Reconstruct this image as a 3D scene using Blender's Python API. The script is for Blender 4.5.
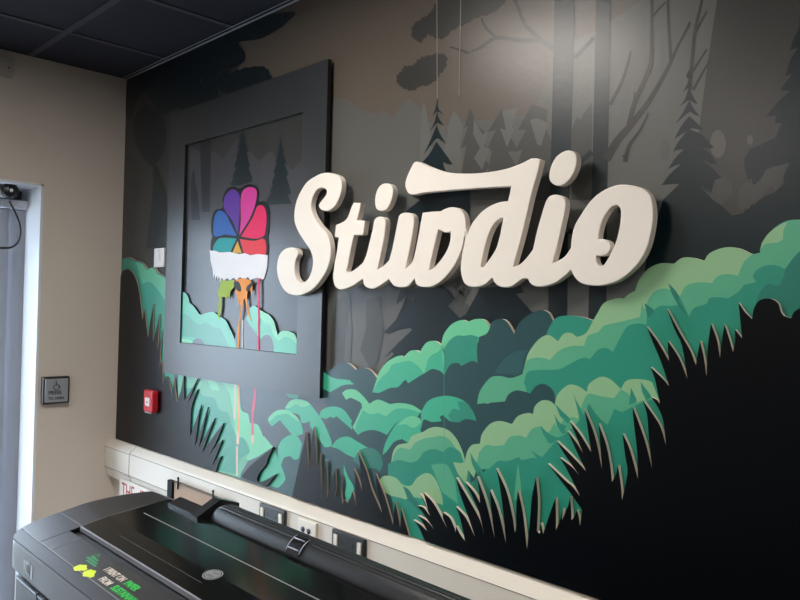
import bpy, bmesh, math, random
from mathutils import Vector, Matrix
from mathutils.geometry import tessellate_polygon
random.seed(7)
SC = bpy.context.scene
COL = SC.collection
for o in list(bpy.data.objects):
    bpy.data.objects.remove(o)

# ------------------------------------------------------------------ camera
FPX = 743.2
CAM = Vector((3.26388, -1.43999, 1.6))
FWD = Vector((-0.71434844, 0.69970881, 0.01067162))
RGT = Vector((0.69972454, 0.71398949, 0.02458814))
UPV = Vector((-0.00958511, -0.02503169, 0.99964071))
cd = bpy.data.cameras.new('camera'); cam = bpy.data.objects.new('camera', cd); COL.objects.link(cam)
cd.sensor_fit = 'HORIZONTAL'; cd.sensor_width = 36.0; cd.lens = 36.0 * FPX / 800.0
cd.clip_start = 0.02
cam.matrix_world = Matrix(((RGT.x, UPV.x, -FWD.x, CAM.x), (RGT.y, UPV.y, -FWD.y, CAM.y), (RGT.z, UPV.z, -FWD.z, CAM.z), (0, 0, 0, 1)))
SC.camera = cam
# ------------------------------------------------------------------ world, light, exposure
W = bpy.data.worlds.new('world'); SC.world = W; W.use_nodes = True
W.node_tree.nodes['Background'].inputs[0].default_value = (0.84, 0.92, 1.0, 1)
W.node_tree.nodes['Background'].inputs[1].default_value = 13.0
SC.view_settings.view_transform = 'Standard'
SC.view_settings.look = 'None'
SC.view_settings.gamma = 1.0
SC.view_settings.use_curve_mapping = False
SC.view_settings.exposure = 0.0
LAMP_COL = (1.0, 0.94, 0.87)
LAMPS = [(1.70, -0.95, 35.0), (3.75, -0.95, 18.0), (1.72, -2.75, 40.0), (3.75, -2.75, 50.0)]   # ceiling light panels: x, y, strength; last three unseen, added as fill
CEIL = 2.6
ROOM_X, ROOM_Y = 5.4, -4.2

# ------------------------------------------------------------------ materials
def lin(c):
    c = c / 255.0
    return c / 12.92 if c <= 0.04045 else ((c + 0.055) / 1.055) ** 2.4
MATS = {}
def mat(name, rgb, rough=0.5, spec=0.5, metal=0.0, emit=0.0, noise=0.0, nscale=40.0, bump=0.0, bscale=200.0, coat=0.0, alpha=None, trans=0.0):
    if name in MATS: return MATS[name]
    m = bpy.data.materials.new(name); m.use_nodes = True; MATS[name] = m
    nt = m.node_tree; b = nt.nodes['Principled BSDF']
    c = tuple(lin(v) for v in rgb) + (1,)
    b.inputs['Base Color'].default_value = c
    b.inputs['Roughness'].default_value = rough
    b.inputs['Specular IOR Level'].default_value = spec
    b.inputs['Metallic'].default_value = metal
    b.inputs['Coat Weight'].default_value = coat
    b.inputs['Coat Roughness'].default_value = 0.08
    b.inputs['Transmission Weight'].default_value = trans
    if emit:
        b.inputs['Emission Color'].default_value = c; b.inputs['Emission Strength'].default_value = emit
    tc = nt.nodes.new('ShaderNodeTexCoord')
    if noise:
        n = nt.nodes.new('ShaderNodeTexNoise'); n.inputs['Scale'].default_value = nscale; n.inputs['Detail'].default_value = 5
        r = nt.nodes.new('ShaderNodeMix'); r.data_type = 'RGBA'; r.blend_type = 'MULTIPLY'
        r.inputs[6].default_value = c
        mr = nt.nodes.new('ShaderNodeMapRange'); mr.inputs[3].default_value = 1 - noise; mr.inputs[4].default_value = 1 + noise
        nt.links.new(tc.outputs['Object'], n.inputs['Vector']); nt.links.new(n.outputs['Fac'], mr.inputs[0])
        r.inputs[0].default_value = 1.0; nt.links.new(mr.outputs[0], r.inputs[7]); nt.links.new(r.outputs[2], b.inputs['Base Color'])
    if bump:
        n2 = nt.nodes.new('ShaderNodeTexNoise'); n2.inputs['Scale'].default_value = bscale; n2.inputs['Detail'].default_value = 3
        bp = nt.nodes.new('ShaderNodeBump'); bp.inputs['Strength'].default_value = bump; bp.inputs['Distance'].default_value = 0.003
        nt.links.new(tc.outputs['Object'], n2.inputs['Vector']); nt.links.new(n2.outputs['Fac'], bp.inputs['Height']); nt.links.new(bp.outputs[0], b.inputs['Normal'])
    return m
def paint(name, rgb):       # printed vinyl wall covering
    return mat('print_' + name, rgb, rough=0.32, spec=0.40, bump=0.12, bscale=60)
def board(name, rgb):       # printed board, satin laminate
    return mat('board_' + name, rgb, rough=0.34, spec=0.55)
def glassy(name, tint=(0.9, 0.95, 1.0), refl=0.12):
    m = bpy.data.materials.new(name); m.use_nodes = True; nt = m.node_tree
    nt.nodes.remove(nt.nodes['Principled BSDF'])
    t = nt.nodes.new('ShaderNodeBsdfTransparent'); t.inputs[0].default_value = tint + (1,)
    g = nt.nodes.new('ShaderNodeBsdfGlossy'); g.inputs['Roughness'].default_value = 0.03
    x = nt.nodes.new('ShaderNodeMixShader'); x.inputs[0].default_value = refl
    nt.links.new(t.outputs[0], x.inputs[1]); nt.links.new(g.outputs[0], x.inputs[2])
    nt.links.new(x.outputs[0], nt.nodes['Material Output'].inputs[0]); return m

# ------------------------------------------------------------------ object helpers
def tag(o, label=None, cat=None, group=None, kind=None):
    if label: o['label'] = label
    if cat: o['category'] = cat
    if group: o['group'] = group
    if kind: o['kind'] = kind
    return o
def empty(name, loc, label, cat, group=None, rz=0.0):
    o = bpy.data.objects.new(name, None); COL.objects.link(o); o.location = loc; o.rotation_euler = (0, 0, rz)
    o.empty_display_size = 0.05
    return tag(o, label, cat, group)
class MB:
    """collects shapes with materials and links them as one mesh object (coordinates local to parent)"""
    def __init__(s): s.v = []; s.f = []; s.m = []; s.mats = []; s.smooth = []
    def mi(s, m):
        if m not in s.mats: s.mats.append(m)
        return s.mats.index(m)
    def add(s, vs, fs, m, smooth=False):
        b = len(s.v); s.v += [tuple(v) for v in vs]
        for f in fs: s.f.append([b + i for i in f]); s.m.append(s.mi(m)); s.smooth.append(smooth)
    def box(s, a, b, m, bev=0.0):
        x0, y0, z0 = [min(a[i], b[i]) for i in range(3)]; x1, y1, z1 = [max(a[i], b[i]) for i in range(3)]
        if not bev:
            vs = [(x, y, z) for z in (z0, z1) for y in (y0, y1) for x in (x0, x1)]
            s.add(vs, [(0, 2, 3, 1), (4, 5, 7, 6), (0, 1, 5, 4), (2, 6, 7, 3), (0, 4, 6, 2), (1, 3, 7, 5)], m)
        else:
            bm = bmesh.new(); bmesh.ops.create_cube(bm, size=1)
            for v in bm.verts: v.co = Vector(((x0 + x1) / 2 + v.co.x * (x1 - x0), (y0 + y1) / 2 + v.co.y * (y1 - y0), (z0 + z1) / 2 + v.co.z * (z1 - z0)))
            bmesh.ops.bevel(bm, geom=bm.edges[:], offset=bev, segments=2, affect='EDGES', profile=0.5)
            s.bm(bm, m)
    def bm(s, bm, m, smooth=False):
        bm.verts.index_update()
        s.add([v.co[:] for v in bm.verts], [[v.index for v in f.verts] for f in bm.faces], m, smooth); bm.free()
    def tube(s, pts, r, m, n=10, caps=True):
        pts = [Vector(p) for p in pts]; vs = []; fs = []
        prev = None
        for i, p in enumerate(pts):
            d = (pts[min(i + 1, len(pts) - 1)] - pts[max(i - 1, 0)]).normalized()
            a = prev - d * prev.dot(d) if prev else d.orthogonal()
            a.normalize(); prev = a; b = d.cross(a)
            rr = r[i] if isinstance(r, (list, tuple)) else r
            for k in range(n):
                t = 2 * math.pi * k / n; vs.append(p + (a * math.cos(t) + b * math.sin(t)) * rr)
        for i in range(len(pts) - 1):
            for k in range(n): fs.append((i * n + k, i * n + (k + 1) % n, (i + 1) * n + (k + 1) % n, (i + 1) * n + k))
        if caps: fs += [list(range(n))[::-1], [(len(pts) - 1) * n + k for k in range(n)]]
        s.add(vs, fs, m, True)
    def prism(s, prof, axis0, axis1, m):
        """profile (y,z) extruded along x from axis0 to axis1"""
        n = len(prof); vs = [(axis0, y, z) for y, z in prof] + [(axis1, y, z) for y, z in prof]
        fs = [(i, (i + 1) % n, n + (i + 1) % n, n + i) for i in range(n)]
        tri = tessellate_polygon([[Vector((y, z, 0)) for y, z in prof]])
        fs += [t for t in tri] + [tuple(n + i for i in reversed(t)) for t in tri]
        s.add(vs, fs, m)
    def sheet(s, loops, m):
        """flat polygon given as lists of 3D points (first outer, then holes)"""
        allv = [Vector(p) for l in loops for p in l]
        tri = tessellate_polygon([[Vector((p[0], p[2], 0)) for p in l] for l in loops])
        s.add(allv, [list(t) for t in tri], m)
    def build(s, name, parent=None, recalc=True):
        me = bpy.data.meshes.new(name); me.from_pydata(s.v, [], s.f)
        for m in s.mats: me.materials.append(m)
        for p, mi, sm in zip(me.polygons, s.m, s.smooth): p.material_index = mi; p.use_smooth = sm
        if recalc:
            bm = bmesh.new(); bm.from_mesh(me); bmesh.ops.recalc_face_normals(bm, faces=bm.faces[:]); bm.to_mesh(me); bm.free()
        me.update()
        o = bpy.data.objects.new(name, me); COL.objects.link(o)
        if parent: o.parent = parent
        return o

# ------------------------------------------------------------------ traced outlines -> real planes parallel to the mural wall
def T(ox, oy, s, txt):
    out = []
    for w in txt.split():
        c = w.endswith('*'); x, y = w.rstrip('*').split(',')
        out.append((ox + float(x) / s, oy + float(y) / s, c))
    return out
def Z(txt): return T(0, 0, 1, txt)
def smooth_loop(pts, n=5, closed=True):
    N = len(pts); out = []
    rng = range(N) if closed else range(N - 1)
    for i in rng:
        p0, p1, p2, p3 = pts[(i - 1) % N], pts[i], pts[(i + 1) % N], pts[(i + 2) % N]
        if not closed and i == 0: p0 = p1
        if p1[2]: p0 = (2 * p1[0] - p2[0], 2 * p1[1] - p2[1], False)
        if p2[2]: p3 = (2 * p2[0] - p1[0], 2 * p2[1] - p1[1], False)
        if p1[2] and p2[2]: out.append((p1[0], p1[1])); continue
        for k in range(n):
            t = k / n; t2 = t * t; t3 = t2 * t
            out.append(tuple(0.5 * (2 * p1[a] + (p2[a] - p0[a]) * t + (2 * p0[a] - 5 * p1[a] + 4 * p2[a] - p3[a]) * t2 + (3 * p1[a] - p0[a] - 3 * p2[a] + p3[a]) * t3) for a in (0, 1)))
    return out
def at(px, py, y):
    d = FWD + RGT * ((px - 400) / FPX) + UPV * ((300 - py) / FPX)
    return CAM + d * ((y - CAM.y) / d.y)
def at_x(px, py, x):
    d = FWD + RGT * ((px - 400) / FPX) + UPV * ((300 - py) / FPX)
    return CAM + d * ((x - CAM.x) / d.x)
def loop3(pts, y, n=5): return [at(a, b, y) for a, b in smooth_loop(pts, n)]
def zc(l): return [Vector((max(p.x, .001), p.y, max(p.z, .9885))) for p in l]
def slab(mb, loops, yf, yb, mf, me, me2=None, xs=0):
    """board with thickness: front plane yf, back plane yb"""
    mb.sheet(loops, mf)
    mb.sheet([[Vector((p.x, yb, p.z)) for p in l] for l in loops], me)
    for l in loops:
        n = len(l); vs = list(l) + [Vector((p.x, yb, p.z)) for p in l]
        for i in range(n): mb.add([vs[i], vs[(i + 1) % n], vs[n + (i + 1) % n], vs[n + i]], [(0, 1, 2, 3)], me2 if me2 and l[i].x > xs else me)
def shift(o):                     # recentre a world-coordinate mesh object on its own bounds
    me = o.data; c = sum((v.co for v in me.vertices), Vector()) / len(me.vertices)
    for v in me.vertices: v.co -= c
    o.location = o.location + c
    return o
ROOT_SHIFT = shift

# ================================================================== ROOM SHELL
plaster = mat('cream_plaster', (218, 207, 196), rough=0.8, spec=0.2, noise=0.03, nscale=3, bump=0.05, bscale=90)
white_paint = mat('white_gloss_paint', (226, 228, 232), rough=0.35, spec=0.4)
dark_wall = mat('grey_wall_paint', (96, 94, 91), rough=0.8, spec=0.2)
tile_m = mat('ceiling_tile', (47, 49, 60), rough=0.8, spec=0.25, noise=0.08, nscale=160)
bar_m = mat('ceiling_bar', (62, 64, 76), rough=0.5, spec=0.4)
carpet = mat('carpet', (120, 118, 116), rough=0.95, spec=0.1, noise=0.2, nscale=300)

m = MB(); m.box((-0.3, 0.2, -0.1), (ROOM_X + .2, ROOM_Y - .2, 0), carpet); tag(m.build('floor'), kind='structure')
# ceiling: tiles and the exposed T-bar grid
m = MB()
m.box((-0.2, 0.2, CEIL + .004), (ROOM_X + .2, ROOM_Y - .2, CEIL + .1), tile_m)
g = 0.515
x = 0.395
while x < ROOM_X: m.box((x - .012, 0, CEIL), (x + .012, ROOM_Y, CEIL + .006), bar_m); x += g
y = -0.41
while y > ROOM_Y: m.box((0, y - .012, CEIL - .0005), (ROOM_X, y + .012, CEIL + .006), bar_m); y -= g
tag(m.build('ceiling'), kind='structure')
# left wall with the door opening
DY0, DY1, DZ = -0.343, -1.42, 2.08
m = MB()
m.box((-.3, 0.2, 0), (0, DY0, CEIL), plaster)
m.box((-.3, DY0, DZ), (0, DY1, CEIL), plaster)
m.box((-.3, DY1, 0), (0, ROOM_Y - .2, CEIL), plaster)
tag(m.build('wall_left'), kind='structure')
m = MB()                                  # white painted lining of the opening
m.box((-.295, DY0 + .001, 0), (.002, DY0 - .010, DZ), white_paint)
m.box((-.295, DY0, DZ + .001), (.002, DY1, DZ - .010), white_paint)
m.box((-.295, DY1, 0), (.002, DY1 + .010, DZ), white_paint)
tag(m.build('trim_1'), kind='structure')
m = MB(); m.box((ROOM_X, 0.2, 0), (ROOM_X + .2, ROOM_Y - .2, CEIL), dark_wall); tag(m.build('wall_right'), kind='structure')
m = MB(); m.box((0, ROOM_Y, 0), (ROOM_X, ROOM_Y - .2, CEIL), dark_wall); tag(m.build('wall_front'), kind='structure')
m = MB(); m.box((-8, 4, -.12), (-.3, -8, -.02), mat('outside_paving', (150, 150, 148), rough=.9, noise=.1, nscale=8)); tag(m.build('ground_outside'), kind='structure')
# glazed door in the opening
frame_grey = mat('door_frame_grey', (96, 100, 108), rough=0.4, spec=0.5)
d = MB()
d.box((-.29, DY0 - .010, 0.0), (-.235, DY0 - .07, DZ - .01), frame_grey)
d.box((-.29, DY1 + .010, 0.0), (-.235, DY1 + .07, DZ - .01), frame_grey)
d.box((-.29, DY0 - .07, DZ - .08), (-.235, DY1 + .07, DZ - .01), frame_grey)
d.box((-.29, DY0 - .07, 0.0), (-.235, DY1 + .07, .12), frame_grey)
door = d.build('door_1'); tag(door, kind='structure')
d = MB(); d.box((-.268, DY0 - .07, .12), (-.260, DY1 + .07, DZ - .08), glassy('door_glass')); d.build('glass', door)

# ------------------------------------------------------------------ the mural wall (printed forest)
sky = paint('sky', (92, 84, 76)); mtn = paint('mountain', (90, 90, 87)); pale = paint('mist', (96, 97, 94))
dtree = paint('pine', (10, 29, 35)); dk2 = paint('dark_grove', (24, 33, 38)); dusk = paint('dusk', (62, 61, 59)); gloom = paint('gloom', (56, 57, 56)); mid = paint('grey_pine', (70, 71, 69)); trunk = paint('trunk', (24, 36, 41))
brn = paint('branch', (50, 49, 47)); leafc = paint('canopy', (52, 51, 49)); fire = paint('firefly', (90, 89, 86)); lowg = paint('low_mist', (84, 86, 86)); seam = paint('seam', (140, 132, 122))
m = MB()
m.box((0, 0, 0), (ROOM_X, .2, CEIL), sky)
LV = [0]
def pr(mt, pts, n=4):
    LV[0] += 1
    m.sheet([loop3(pts, -.0003 - .00002 * LV[0], n)], mt)
def S(txt): return [(a, b, True) for a, b, c in T(0, 0, 1, txt)]
def TS(ox, oy, s, txt): return [(a, b, True) for a, b, c in T(ox, oy, s, txt)]
def scal(pts, amp=1.6, n=4, seed=1):
    r = random.Random(seed); P = smooth_loop(pts, n); N = len(P); out = []
    area = sum(P[i][0] * P[(i + 1) % N][1] - P[(i + 1) % N][0] * P[i][1] for i in range(N)); sg_ = 1 if area > 0 else -1
    for i in range(N):
        a, b = P[i - 1], P[(i + 1) % N]; dx, dy = b[0] - a[0], b[1] - a[1]; l = math.hypot(dx, dy) or 1
        k = amp * (r.uniform(.5, 1.2) if i % 2 else r.uniform(-.5, .1))
        out.append((P[i][0] + sg_ * dy / l * k, P[i][1] - sg_ * dx / l * k, False))
    return out
# mountains left and centre, right slope of mist
pr(mtn, Z('322,112* 329,109 336,98 344,99 360,108 376,115* 382,110 386,111.5 393,118.5* 402,106 408,99 414,102 420,110 426,120 440,126 460,122 500,118 530,112 545,85* 552,70* 556,400* 322,420*'))
pr(dusk, S('690,-20 850,-20 850,330 680,330'))
pr(pale, S('553,60 575,40 600,28 640,2 650,-20 720,-20 708,60 690,200 690,330 553,330'))
pr(mtn, S('600,0 640,2 650,-20 600,-20'))
# left bank in the corner, low mist bands
pr(gloom, S('126,60 210,20 240,60 230,120 215,300 200,400 115,400'))
# pale and grey zig-zag pines in the middle
pr(pale, S('424,101 427,115 430,135 433,160 434,200 418,200 420,150 421,115'))
pr(pale, S('454,110 459,118 463,126 460,146 462,160 460,185 430,185 447,140 449,122'))
pr(mid, S('462,172 466,146 461,148 468,126 464,128 470,108 474,117 480,128 485,132 480,138 488,148 478,150 490,166 484,172 486,200 458,200'))
pr(mid, S('488,172 492,150 486,152 496,130 488,132 502,108 510,124 516,128 510,136 518,150 508,152 516,166 508,176 510,200 484,200'))
pr(mid, S('514,176 522,150 514,152 526,130 518,130 532,104 548,110 546,128 551,140 551,200 512,200'))
pr(pale, S('474,118 482,134 488,133 484,146 490,149 482,170 474,158 480,148 473,134'))
pr(pale, S('502,111 518,108 512,128 517,124 507,147 500,128 506,130'))
pr(pale, S('530,120 537,118 548,123 541,146 537,144'))
pr(mid, S('571,132 577,116 580,120 585,112 592,102 592,200 571,200'))
# centre dark pine above the bar of the d
Qq = lambda t: T(320, 60, 5, t)
for t in ('588,190* 592,240 618,275* 600,263 588,258 576,264 560,282* 576,245', '586,255* 594,290 620,328* 600,320 586,316 566,336 545,365* 572,310', '584,325* 600,368 632,422* 606,404 583,394 550,432 516,478* 553,398', '582,408* 622,462 664,522* 640,522 616,514 630,560* 505,562* 510,512* 548,468'):
    pr(dtree, Qq(t), 5)
# canopy clusters at the top
pr(leafc, scal(Z('398,84* 397,76 402,71 404,66* 412,66 418,60* 424,57 436,54 446,56 446,66 440,74 436,80 428,85* 420,86 412,91* 404,88'), 1.2, 3))
pr(leafc, scal(Z('413,38* 412,28 420,20 430,14* 437,0 440,-12 500,-12 505,2 490,14* 478,17 466,24* 455,28 444,38* 436,38 428,34 421,42*'), 1.3, 3, 2))
# branches from the first trunk
def br(mt, pts, w0, w1):
    P = smooth_loop([(a, b, c) for a, b, c in pts], 5, closed=False) + [pts[-1][:2]]
    L, R_ = [], []
    for i, q in enumerate(P):
        a = P[max(i - 1, 0)]; b = P[min(i + 1, len(P) - 1)]
        dx, dy = b[0] - a[0], b[1] - a[1]; l = math.hypot(dx, dy) or 1; w = (w0 + (w1 - w0) * i / (len(P) - 1)) / 2
        L.append((q[0] - dy / l * w, q[1] + dx / l * w, True)); R_.append((q[0] + dy / l * w, q[1] - dx / l * w, True))
    pr(mt, L + R_[::-1], 1)
br(leafc, Z('553,48 540,39 525,24 517,5 512,-10'), 5, 2.5)
br(leafc, Z('540,40 520,40 496,38 480,48 468,54 455,58 444,58'), 4.5, 2)
br(leafc, Z('496,37 486,28 482,18'), 3, 2)
br(leafc, Z('468,53 460,50 450,47'), 3, 1.5)
# two trunks
pr(trunk, S('554.8,-15 575.2,-15 573,80 571,150 568,240 567,345 548,345 549,240 551,150 553,80'))
pr(trunk, S('596.3,-15 611.2,-15 609,100 607.5,180 606,330 588,330 590,250 592,180 594.5,80'))
br(trunk, Z('592,152 585,158 574,166 560,176'), 6, 3)
br(leafc, Z('575,58 584,48 594,38'), 4, 3)
# bare tree with its branches
br(brn, Z('606,160 618,140 630,126 645,107 656,90 668,68 677,48 687,27'), 8.5, 2)
br(brn, Z('671,62 669,30 668,0 668,-12'), 3.5, 2.5)
br(brn, Z('628,129 634,104 645,80 651,62 652,30 652,0 652,-12'), 5, 2.6)
br(brn, Z('652,18 658,10 666,2'), 2.6, 1.5)
br(brn, Z('634,104 635,92'), 2.6, 1.5)
br(brn, Z('610,105 620,86 626,70 630,52'), 4, 1.6)
br(brn, Z('625,162 629,146 640,130 648,114'), 4.6, 1.6)
br(brn, Z('626,160 623,155'), 3, 2)
br(brn, Z('690,90 692,62 695,30 702,0 704,-12'), 4, 2)
br(brn, Z('695,32 702,20 707,11'), 2.8, 1.5)
br(brn, Z('691,74 700,60 707,49'), 3, 1.5)
br(brn, Z('693,90 702,74 710,60'), 3, 1.5)
# fireflies / pale spots
for cx, cy, rx, ry in ((665, 150, 5, 11), (718, 144, 8, 14), (750, 140, 3, 5)):
    pr(fire, [(cx + rx * math.cos(t * .7854), cy + ry * math.sin(t * .7854), False) for t in range(8)])
# dark pine on the right
V0 = lambda t: T(640, 0, 5, t)
V4 = lambda t: T(640, 90, 5, t)
for t in ('247,345* 260,385 240,395* 232,378', '246,380* 252,415 266,442* 250,434 215,460* 236,420', '246,425* 262,475 288,522* 265,512 244,502 200,532* 228,488'): pr(dtree, V0(t), 5)
for t in ('247,50* 270,95 300,133* 266,120 244,112 178,168* 215,112', '246,130* 282,162 316,198* 290,197 262,192 234,206 172,245* 205,182', '242,195* 310,225 370,290* 328,292 200,298 165,310* 190,262', '236,280* 335,305 385,368* 355,370 325,352* 290,380 200,372 140,395* 178,338', '230,350* 325,362 405,435* 372,480 358,514* 318,486 200,470 108,475* 152,418', '215,450* 320,486 410,580* 470,640 700,900* 0,1100* 40,800 115,548* 168,498'): pr(dtree, V4(t), 5)
pr(mid, S('640,210 668,196 660,200 652,225 644,250 640,262'))
pr(mid, S('700,186 704,189 711,194 713,186 715,180 724,177 731,183 733,193 722,205.5 712,199'))
pr(mid, Z('738,202* 739,192 746,183 756,184* 760,176 770,166 778,167* 788,162* 782,176* 783,182 775,191* 770,186 760,196* 754,204 750,210 744,212 740,208*'))
# dense dark grove at right edge
pr(dtree, S('800,10 799,28 793,40 790,50 798,48 790,60 785,76 792,74 780,90 790,91 778,102 766,116 776,116 775,123 782,123 775,138 770,140 764,143 758,146 750,149 744,160 745,170 748,180 752,178 753,186 760,180 766,170 775,166 790,163 784,176 784,184 775,192 768,200 762,210 757,222 752,200 748,204 744,212 730,236 700,280 690,300 850,300 850,10'))
pr(dtree, S('690,290 705,262 712,205 722,207 730,216 745,213 762,198 800,180 850,180 850,300 690,300'))
pr(mid, Z('740,200* 739,192 744,186 752,184 758,188* 757,196 752,204 748,209 743,208*'))
pr(mid, S('758,188 764,178 772,168 781,167 788,162 784,174 782,176 783,181 776,191 773,184 766,192 759,200'))
# dark pines behind the letters and under them
pr(lowg, S('322,290 330,296 340,292 350,298 352,330 350,372 322,372'))
pr(mid, S('336,300 345,296 350,308 346,330 344,360 352,370 330,372 331,330'))
pr(mid, S('366,300 380,296 384,330 378,362 372,372 360,350 366,330'))
pr(dtree, S('400,290 396,305 408,294 412,302 416,292 396,320 384,332 388,334 398,330 410,328 412,330 397,344 384,358 392,352 394,354 384,364 384,374 440,370 470,330 466,316 462,310 474,318 464,312 456,300 448,290 440,285'))
pr(mid, S('452,302 460,290 456,290 466,298 462,288 470,290 464,302 472,308 466,314 460,318 448,306'))
pr(dtree, S('466,314 480,288 520,285 533,312 540,330 460,330'))
pr(mtn, S('516,294 532,312 546,312 546,288'))
pr(dtree, S('415,180 424,187 412,196 420,200 405,212 420,222 470,222 470,190 448,178 452,186'))
# left corner: dark crowns and trunks
pr(dk2, scal(TS(110, 20, 3.333, '62,200 66,330 100,250 130,240 150,290 180,310 215,300 230,285 240,300 300,290 300,200 310,200 310,280 355,270 360,225 370,228 400,250 388,205 400,180 395,165 360,185 365,170 440,145 447,110 430,75 500,60 550,40 580,8 600,-30 300,40'), 1.6, 4, 5))
pr(dk2, scal(Z('226,91* 229,75 240,70 255,67 266,68 271,77 268,84* 240,98 230,100*'), 1.3, 3, 4))
pr(dk2, TS(110, 20, 3.333, '75,350 90,310 120,280 160,300 185,340 190,390 180,440 160,470 150,480 170,520 190,600 190,760 120,760 140,600 145,490 115,470 90,420'))
pr(dk2, S('190,90 198,84 204,84 203,130 194,130'))
# vertical seams and pale strips of the covering
for xa, ya, xb, yb, w in ((436.8, -12, 437.2, 98, .45), (461, -12, 459, 95, .5)):
    pr(seam, [(xa - w, ya, True), (xa + w, ya, True), (xb + w * .7, yb, True), (xb - w * .7, yb, True)])
tag(m.build('wall_back', recalc=False), kind='structure')
# pale angle strip where mural meets ceiling
m = MB(); m.box((0, -.002, CEIL - .004), (ROOM_X, -.006, CEIL), mat('edge_strip', (176, 178, 186), rough=.4)); m.box((0, -.020, CEIL - .002), (ROOM_X, -.022, CEIL), MATS['edge_strip'])
tag(m.build('trim_2'), kind='structure')

# ================================================================== BUSH CUTOUT BOARD
raw = mat('raw_board_edge', (214, 204, 188), rough=0.8, spec=0.2)
tanraw = mat('tan_board_edge', (176, 156, 138), rough=0.8, spec=0.2)
b_dark = board('deep_teal', (32, 72, 76)); b_dk3 = board('ink_teal', (40, 88, 92)); b_sage = board('sage', (142, 187, 142)); b_mid = board('mid_green', (86, 170, 134))
b_teal = board('sea_green', (40, 142, 120)); b_mint = board('mint', (58, 176, 140)); b_pale = board('pale_mint', (104, 198, 150)); b_haze = board('haze_mint', (44, 150, 124)); b_deep = board('deep_green', (34, 120, 104))  # mint tones of the left bushes have the daylight veil painted in
b_slate = board('slate', (62, 76, 84)); b_cream = board('drip_cream', (214, 186, 160)); b_or = board('drip_orange', (236, 150, 70)); b_red = board('drip_red', (206, 44, 84))
YB = -.012
topL = Z('122.6,258* 128,257 134,260 138,261 143,263.5 147,269* 153,267 158,273* 165,277 175,285* 200,330 250,372 300,372 322,372* 330,370 337,365 345,363 350,364.5 355.6,370* 363,368 370,370 377,378*')
topM = Z('377,378* 380,371 387,362 398,356 403.6,357* 410,351 416,350.4 419.6,352.4* 426,343 434,341 441,345* 444,334 452,324 462,320 467,322* 476,319 484,320 489,326 489,330* 492,322 500,319 506,321 511,328 514,334* 520,322 530,314 540,310.4 548,312.4 553,321* 558,317 568,315.6 582,317 593,320.6*')
topR = Z('593,320.6* 597,314 604,303 616,298.6 624,298.4* 629,294 635,291* 639,280 648,269 660,263.4 674,263.6* 682,258 692,257.6 704,261* 710,253 724,247.6 738,248 752,254 760,253* 761,246 770,232 784,222 800,219.6 830,222 850,240*')
bot = Z('850,683* 602,598.5* 400,532* 300,499* 115.6,437*')
mb = MB()
out = topL[:-1] + topM[:-1] + topR + bot
slab(mb, [zc(loop3(out, YB))], YB, -.0028, b_dark, raw)
BL = [0]
def bp(mt, pts, n=5):
    BL[0] += 1
    mb.sheet([zc(loop3(pts, YB - .0001 - .000015 * BL[0], n))], mt)
A_ = lambda t: T(310, 270, 5, t); B_ = lambda t: T(420, 260, 5, t); C_ = lambda t: T(310, 340, 5, t); D_ = lambda t: T(190, 370, 5, t)
E_ = lambda t: T(410, 380, 5, t); F_ = lambda t: T(540, 340, 5, t); G_ = lambda t: T(520, 420, 5, t); H_ = lambda t: T(560, 260, 5, t); I_ = lambda t: T(640, 200, 5, t); J_ = lambda t: T(300, 420, 5, t)
# corner bushes at far left
bp(b_teal, Z('122.4,259* 128,258 134,261 138,262 143,264.5 147,270* 153,268 158,274* 165,278 172,284* 175,400* 140,345* 138,290 134,278 128,270 121,276*'))
bp(b_mid, Z('136,262* 143,264.5 147,270* 153,268 158,274* 165,278 175,286* 175,310* 165,300 158,290 150,282 142,284*'))
# big veiled bush below the frame
bp(b_mid, D_('-60,20* 40,30* 215,50* 245,90 255,195 290,220 300,265* 340,275 365,330* 400,345 415,385* 345,430 300,455* 250,540* 0,470* -60,330*'))
bp(b_haze, D_('-40,90* 30,95 70,130 120,140 150,200 190,215 210,280* 235,330 270,345 300,410* 250,450 240,520* 60,500* -40,330*'))
bp(b_pale, D_('160,60* 215,60* 245,95 255,195 290,220 300,265* 340,275 365,330* 400,345 415,385* 345,430 300,455* 280,440 300,400 270,340 230,330 215,220 200,120*'))
bp(b_pale, D_('90,55 130,60 145,100 110,100*'))
bp(b_slate, D_('290,455* 345,430 415,385* 400,430 350,520 345,560 250,525*'))
bp(b_mint, D_('415,385* 440,440 475,530 470,560 440,590* 345,560* 360,500 400,440*'))
# slate-coloured hollow right of the drips, mint lobes
bp(b_slate, D_('256,60* 330,80* 500,110* 660,125* 690,200* 700,330* 560,400* 540,450* 420,390* 365,325* 340,272* 300,262* 290,215 258,190*'))
# drips running down
bp(b_cream, D_('222,55* 231,55* 229,150 226,240 222,245 219,235 221,150'))
bp(b_or, D_('240,55* 249,55* 247,180 246,350 240,372 232,360 238,310 240,180'))
bp(b_cream, D_('238,300 246,350 240,372 231,360'))
bp(b_cream, D_('230,380* 240,380* 239,530* 230,527*'))
bp(b_red, D_('318,70* 331,75* 328,150 318,230 319,320 316,350 306,350 309,200 318,120'))
bp(b_cream, D_('308,325 318,325 321,350 314,375 305,352'))
bp(b_mint, D_('470,105* 545,110* 540,140 510,140 490,135*'))
bp(b_mint, D_('475,190* 500,155 540,145 590,160 625,200* 660,250 690,310 710,370 690,388* 640,340 620,250* 560,265 545,225 480,205*'))
bp(b_pale, D_('475,190* 500,155 540,145 590,160 600,175* 560,185 530,170 500,190*'))
bp(b_mint, D_('395,265* 392,240 430,205 480,200 530,230 560,280 565,320* 520,330 490,300 450,250* 410,282*'))
bp(b_pale, D_('395,262* 392,240 430,205 480,200 530,230 550,262* 510,235 480,218 430,228*'))
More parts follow.
